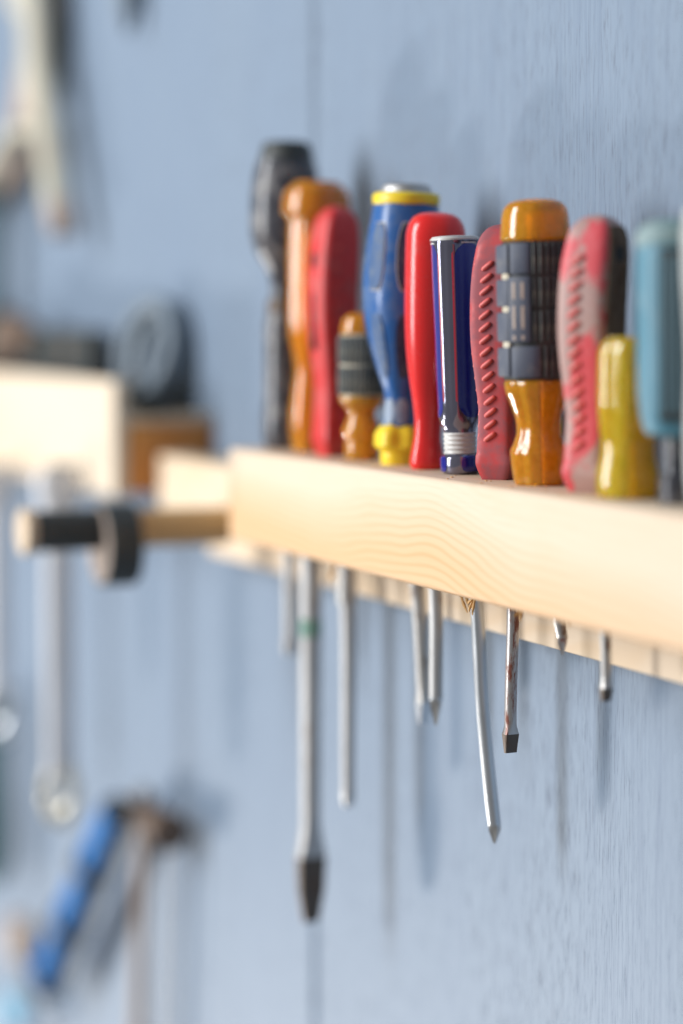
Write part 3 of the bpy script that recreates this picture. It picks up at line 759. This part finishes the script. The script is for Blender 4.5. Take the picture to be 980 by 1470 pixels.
rc = empty('rusty_plane', (-1.66, -0.03, ZS), 'blurred brown hand tool resting on the far shelf behind the tall front board', 'hand tool')
mesh('body', loft([sup(14, 6, 3, 0, 24), sup(15, 6, 3, 24, 24), sup(11, 5, 3, 38, 24), sup(4, 3, 2, 44, 24)]), M_TAUPE, rc, (-0.06, 0, 0))
mesh('body_bar', box(-95, 95, -9, 9, 10, 52, 5, 3), M_RUBBER, rc)
mesh('knob', lathe([(28, 8), (36, 11), (44, 8), (47, 2)], 24), M_BROWN, rc, (0.045, 0, 0))
mesh('handle', tube([(-130, 0, 20), (-100, 0, 40), (-60, 0, 34), (-20, 0, 30)], [13, 15, 14, 10], 14), M_BROWN, rc, (-0.03, -0.006, 0.012))
dh = empty('dark_mallet', (-1.888, -0.03, ZS), 'tall dark grey handle standing on the far shelf at the left edge of the photo', 'tool')
mesh('handle', lathe([(0, 18), (20, 19), (60, 14), (110, 13), (150, 15), (168, 14), (172, 4)], 32), M_DKGREEN, dh)
mesh('foot', lathe([(0, 26), (22, 26), (24, 19)], 32), M_BROWN, dh)

# ------------------------------------------------------------------ cream handled shears upper left
pl = empty('hanging_shears', (-1.735, -0.022, 1.705), 'blurred cream long-armed shears hanging on the wall in the upper left corner', 'shears')
def bar(pts, ws, th, mat, name, parent, yoff=0.0):
    """flat forged bar in the wall plane: pts (x,z) mm, ws half widths"""
    rings = []
    P = [Vector((x, 0, z)) for x, z in pts]
    for k, p in enumerate(P):
        d = (P[min(k + 1, len(P) - 1)] - P[max(0, k - 1)]).normalized(); nrm = Vector((d.z, 0, -d.x))
        rings.append([tuple(p + nrm * (ws[k] * cx) + Vector((0, th * cy, 0))) for cx, cy in [(c_ * .5 + .5 * c_, s_) for c_, s_ in [(math.copysign(abs(math.cos(a)) ** .6, math.cos(a)), math.copysign(abs(math.sin(a)) ** .6, math.sin(a))) for a in [2*math.pi*i/16 for i in range(16)]]]])
    return mesh(name, loft(rings), mat, parent, (0, yoff, 0))
bar([(-10, 60), (-4, 20), (4, -20), (26, -60), (44, -95), (58, -125)], [16, 17, 16, 14, 13, 9], 10, M_CREAM, 'arm', pl, -0.004)
bar([(60, -122), (68, -134), (72, -142)], [9, 11, 6], 10, M_TAUPE, 'grip_end', pl, -0.004)
bar([(-8, 40), (-38, -10), (-70, -50), (-115, -82), (-180, -105)], [20, 21, 18, 15, 13], 10, M_TAUPE, 'arm', pl, 0.006)
bar([(20, -66), (-40, -62), (-90, -72), (-140, -96)], [4, 5, 5, 4], 7, M_LTSTEEL if 'M_LTSTEEL' in globals() else M_CREAM, 'spring_bar', pl, -0.010)
bar([(-60, 40), (-30, 60), (-10, 90), (-4, 140)], [22, 30, 26, 14], 14, M_CREAM, 'blade', pl, 0.002)
mesh('pivot_bolt', lathe([(0, 8), (4, 7), (5, 2)], 24), M_STEEL_M, pl, (-0.006, -0.010, 0.03), (R(90), 0, 0))

aw = empty('shadow_stand_in', (-1.5525, -0.012, 1.72), 'dark tapering shape standing in for a shadow, reaching into the top of the photo above the shelf', 'shadow_shape')
mesh('blade', lathe([(-30, 1.5), (-22, 5), (0, 9), (40, 9), (70, 12), (120, 11), (124, 3)], 24), M_SLATE, aw)  # added dark cone that imitates a shadow from above
mesh('hook', tube([(0, 12, 118), (0, 0, 122), (0, -4, 128)], 2, 8), M_STEEL_M, aw)

# ------------------------------------------------------------------ wrenches below the far shelf
def wrench(x, y, ztop, zbot, w_, label, ringmat):
    o = empty('wrench', (x, y, ztop), label, 'wrench', group='wrenches hanging from the far shelf')
    L = (ztop - zbot) * 1000
    bar([(0, -8), (0, -18), (0, -L + 40), (0, -L + 26)], [6, 5, 5, 5.5], w_ * .80, M_PALE, 'bar', o)
    mesh('jaw', loft([sup(5, w_ * .7, 3, -22, 20), sup(5.5, w_ * 1.1, 3, -8, 20), sup(5.5, w_ * 1.3, 4, 4, 20), sup(5, w_ * 1.0, 4, 14, 20)]), M_PALE, o)
    vf = torus(9, 4.2, 28, 10, 0); vf = ([(p[0], p[1], p[2] * 1.75 - L + 14) for p in vf[0]], vf[1])
    rg = mesh('ring_end', vf, ringmat, o, rot=(0, 0, R(50)))
    mesh('nail', tube([(0, 16, 16), (0, 0, 16), (0, -6, 17)], 2, 8), M_STEEL_W, o)
    return o
M_PALE = metal('pale_plated_steel', (0.88, 0.88, 0.90), 0.45, 0.0, metallic=0.1)
M_BRASSY = metal('brassy_steel', (0.74, 0.70, 0.60), 0.35, 0.2, (0.4, 0.3, 0.2))
wrench(-1.482, -0.081, 1.394, 1.188, 11.5, 'pale silver wrench hanging below the far shelf behind the black rimmed disc', M_BRASSY)
wrench(-1.650, -0.081, 1.385, 1.216, 10, 'silver wrench cut off by the left edge of the photo below the shelf', M_STEEL)

# ------------------------------------------------------------------ blue banded handle, hammer, green file
bt = empty('blue_handled_clamp', (-1.52, -0.030, 1.185), 'bright blue handled tool with black bands slanting at the lower left', 'clamp')
import itertools
d0 = Vector((-0.76, 0, -0.65)).normalized()
def seg(a, b, r0, r1, mat, name):
    p0, p1 = d0 * a, d0 * b
    return mesh(name, tube([tuple(p0), tuple(p0 + (p1 - p0) * .06), tuple((p0 + p1) / 2), tuple(p0 + (p1 - p0) * .94), tuple(p1)], [q * 1.08 for q in (r0 * .96, r0, (r0 + r1) / 2, r1, r1 * .96)], 20), mat, bt)
seg(2, 14, 6, 9, M_RUBBER, 'end_cap'); seg(12, 262, 11, 12, M_BLUE_BR, 'grip'); seg(80, 94, 14, 14, M_RUBBER, 'band')
seg(164, 178, 14.6, 14.6, M_RUBBER, 'band'); seg(250, 268, 14, 14, M_RUBBER, 'band')
mesh('spine', tube([tuple(d0 * k + Vector((6, 3, -9))) for k in (8, 80, 160, 240)], [5, 6, 6, 6], 10), M_RUBBER, bt)
mesh('head', box(-22, 22, -9, 9, -16, 16, 4, 3), M_TAUPE, bt, tuple(d0 * 0.262 + Vector((-0.075, 0, 0.012))))
mesh('head_trim', box(-26, 20, -8, 8, -30, -6, 4, 3), M_LTBLUE, bt, tuple(d0 * 0.272 + Vector((-0.085, 0, -0.026))))
bar([(-150, -70), (-60, -30), (4, 8)], [3, 3, 3], 3, M_STEEL_M, 'rail', bt, 0.014)

hm = empty('hammer', (-1.478, -0.024, 1.181), 'small brown headed hammer hanging head up beside the blue banded tool', 'hammer')
mesh('head', loft([[(x, p[0], p[1]) for p in [(r * math.cos(2*math.pi*i/20), r * math.sin(2*math.pi*i/20)) for i in range(20)]] for x, r in [(-12, 8), (-10, 10), (-2, 10), (6, 9), (16, 10), (36, 12.5), (46, 12.5), (47, 11)]]), M_BROWN, hm)
mesh('handle', tube([(-10, 0, 14), (-12, 0, -20), (-20, 0, -90), (-30, 0, -190), (-34, 0, -240)], [5.5, 5, 4.6, 5.5, 6], 16), M_TAUPE, hm)
mesh('wedge', box(-14, -6, -4, 4, 10, 17, 1, 2), M_STEEL_W, hm)
mesh('shadow_line', tube([(24, 4, 0), (18, 5, -80), (-4, 5, -220)], 1.6, 8), M_STEEL_M, hm)  # thin line added to imitate the shadow beside the handle

fl = empty('file', (-1.885, -0.03, 1.20), 'dark green handled file hanging at the left edge above the blue banded tool', 'file')
mesh('handle', lathe([(-150, 6), (-140, 12), (-100, 15), (-50, 13), (-20, 14), (0, 12), (6, 4)], 28), M_DKGREEN, fl)
mesh('hook', tube([(0, 30, 2), (0, 0, 6), (0, -6, 10)], 2, 8), M_STEEL_M, fl)
for o in list(bpy.data.objects):
    for kx in ('lean', 'yaw'):
        if kx in o: del o[kx]
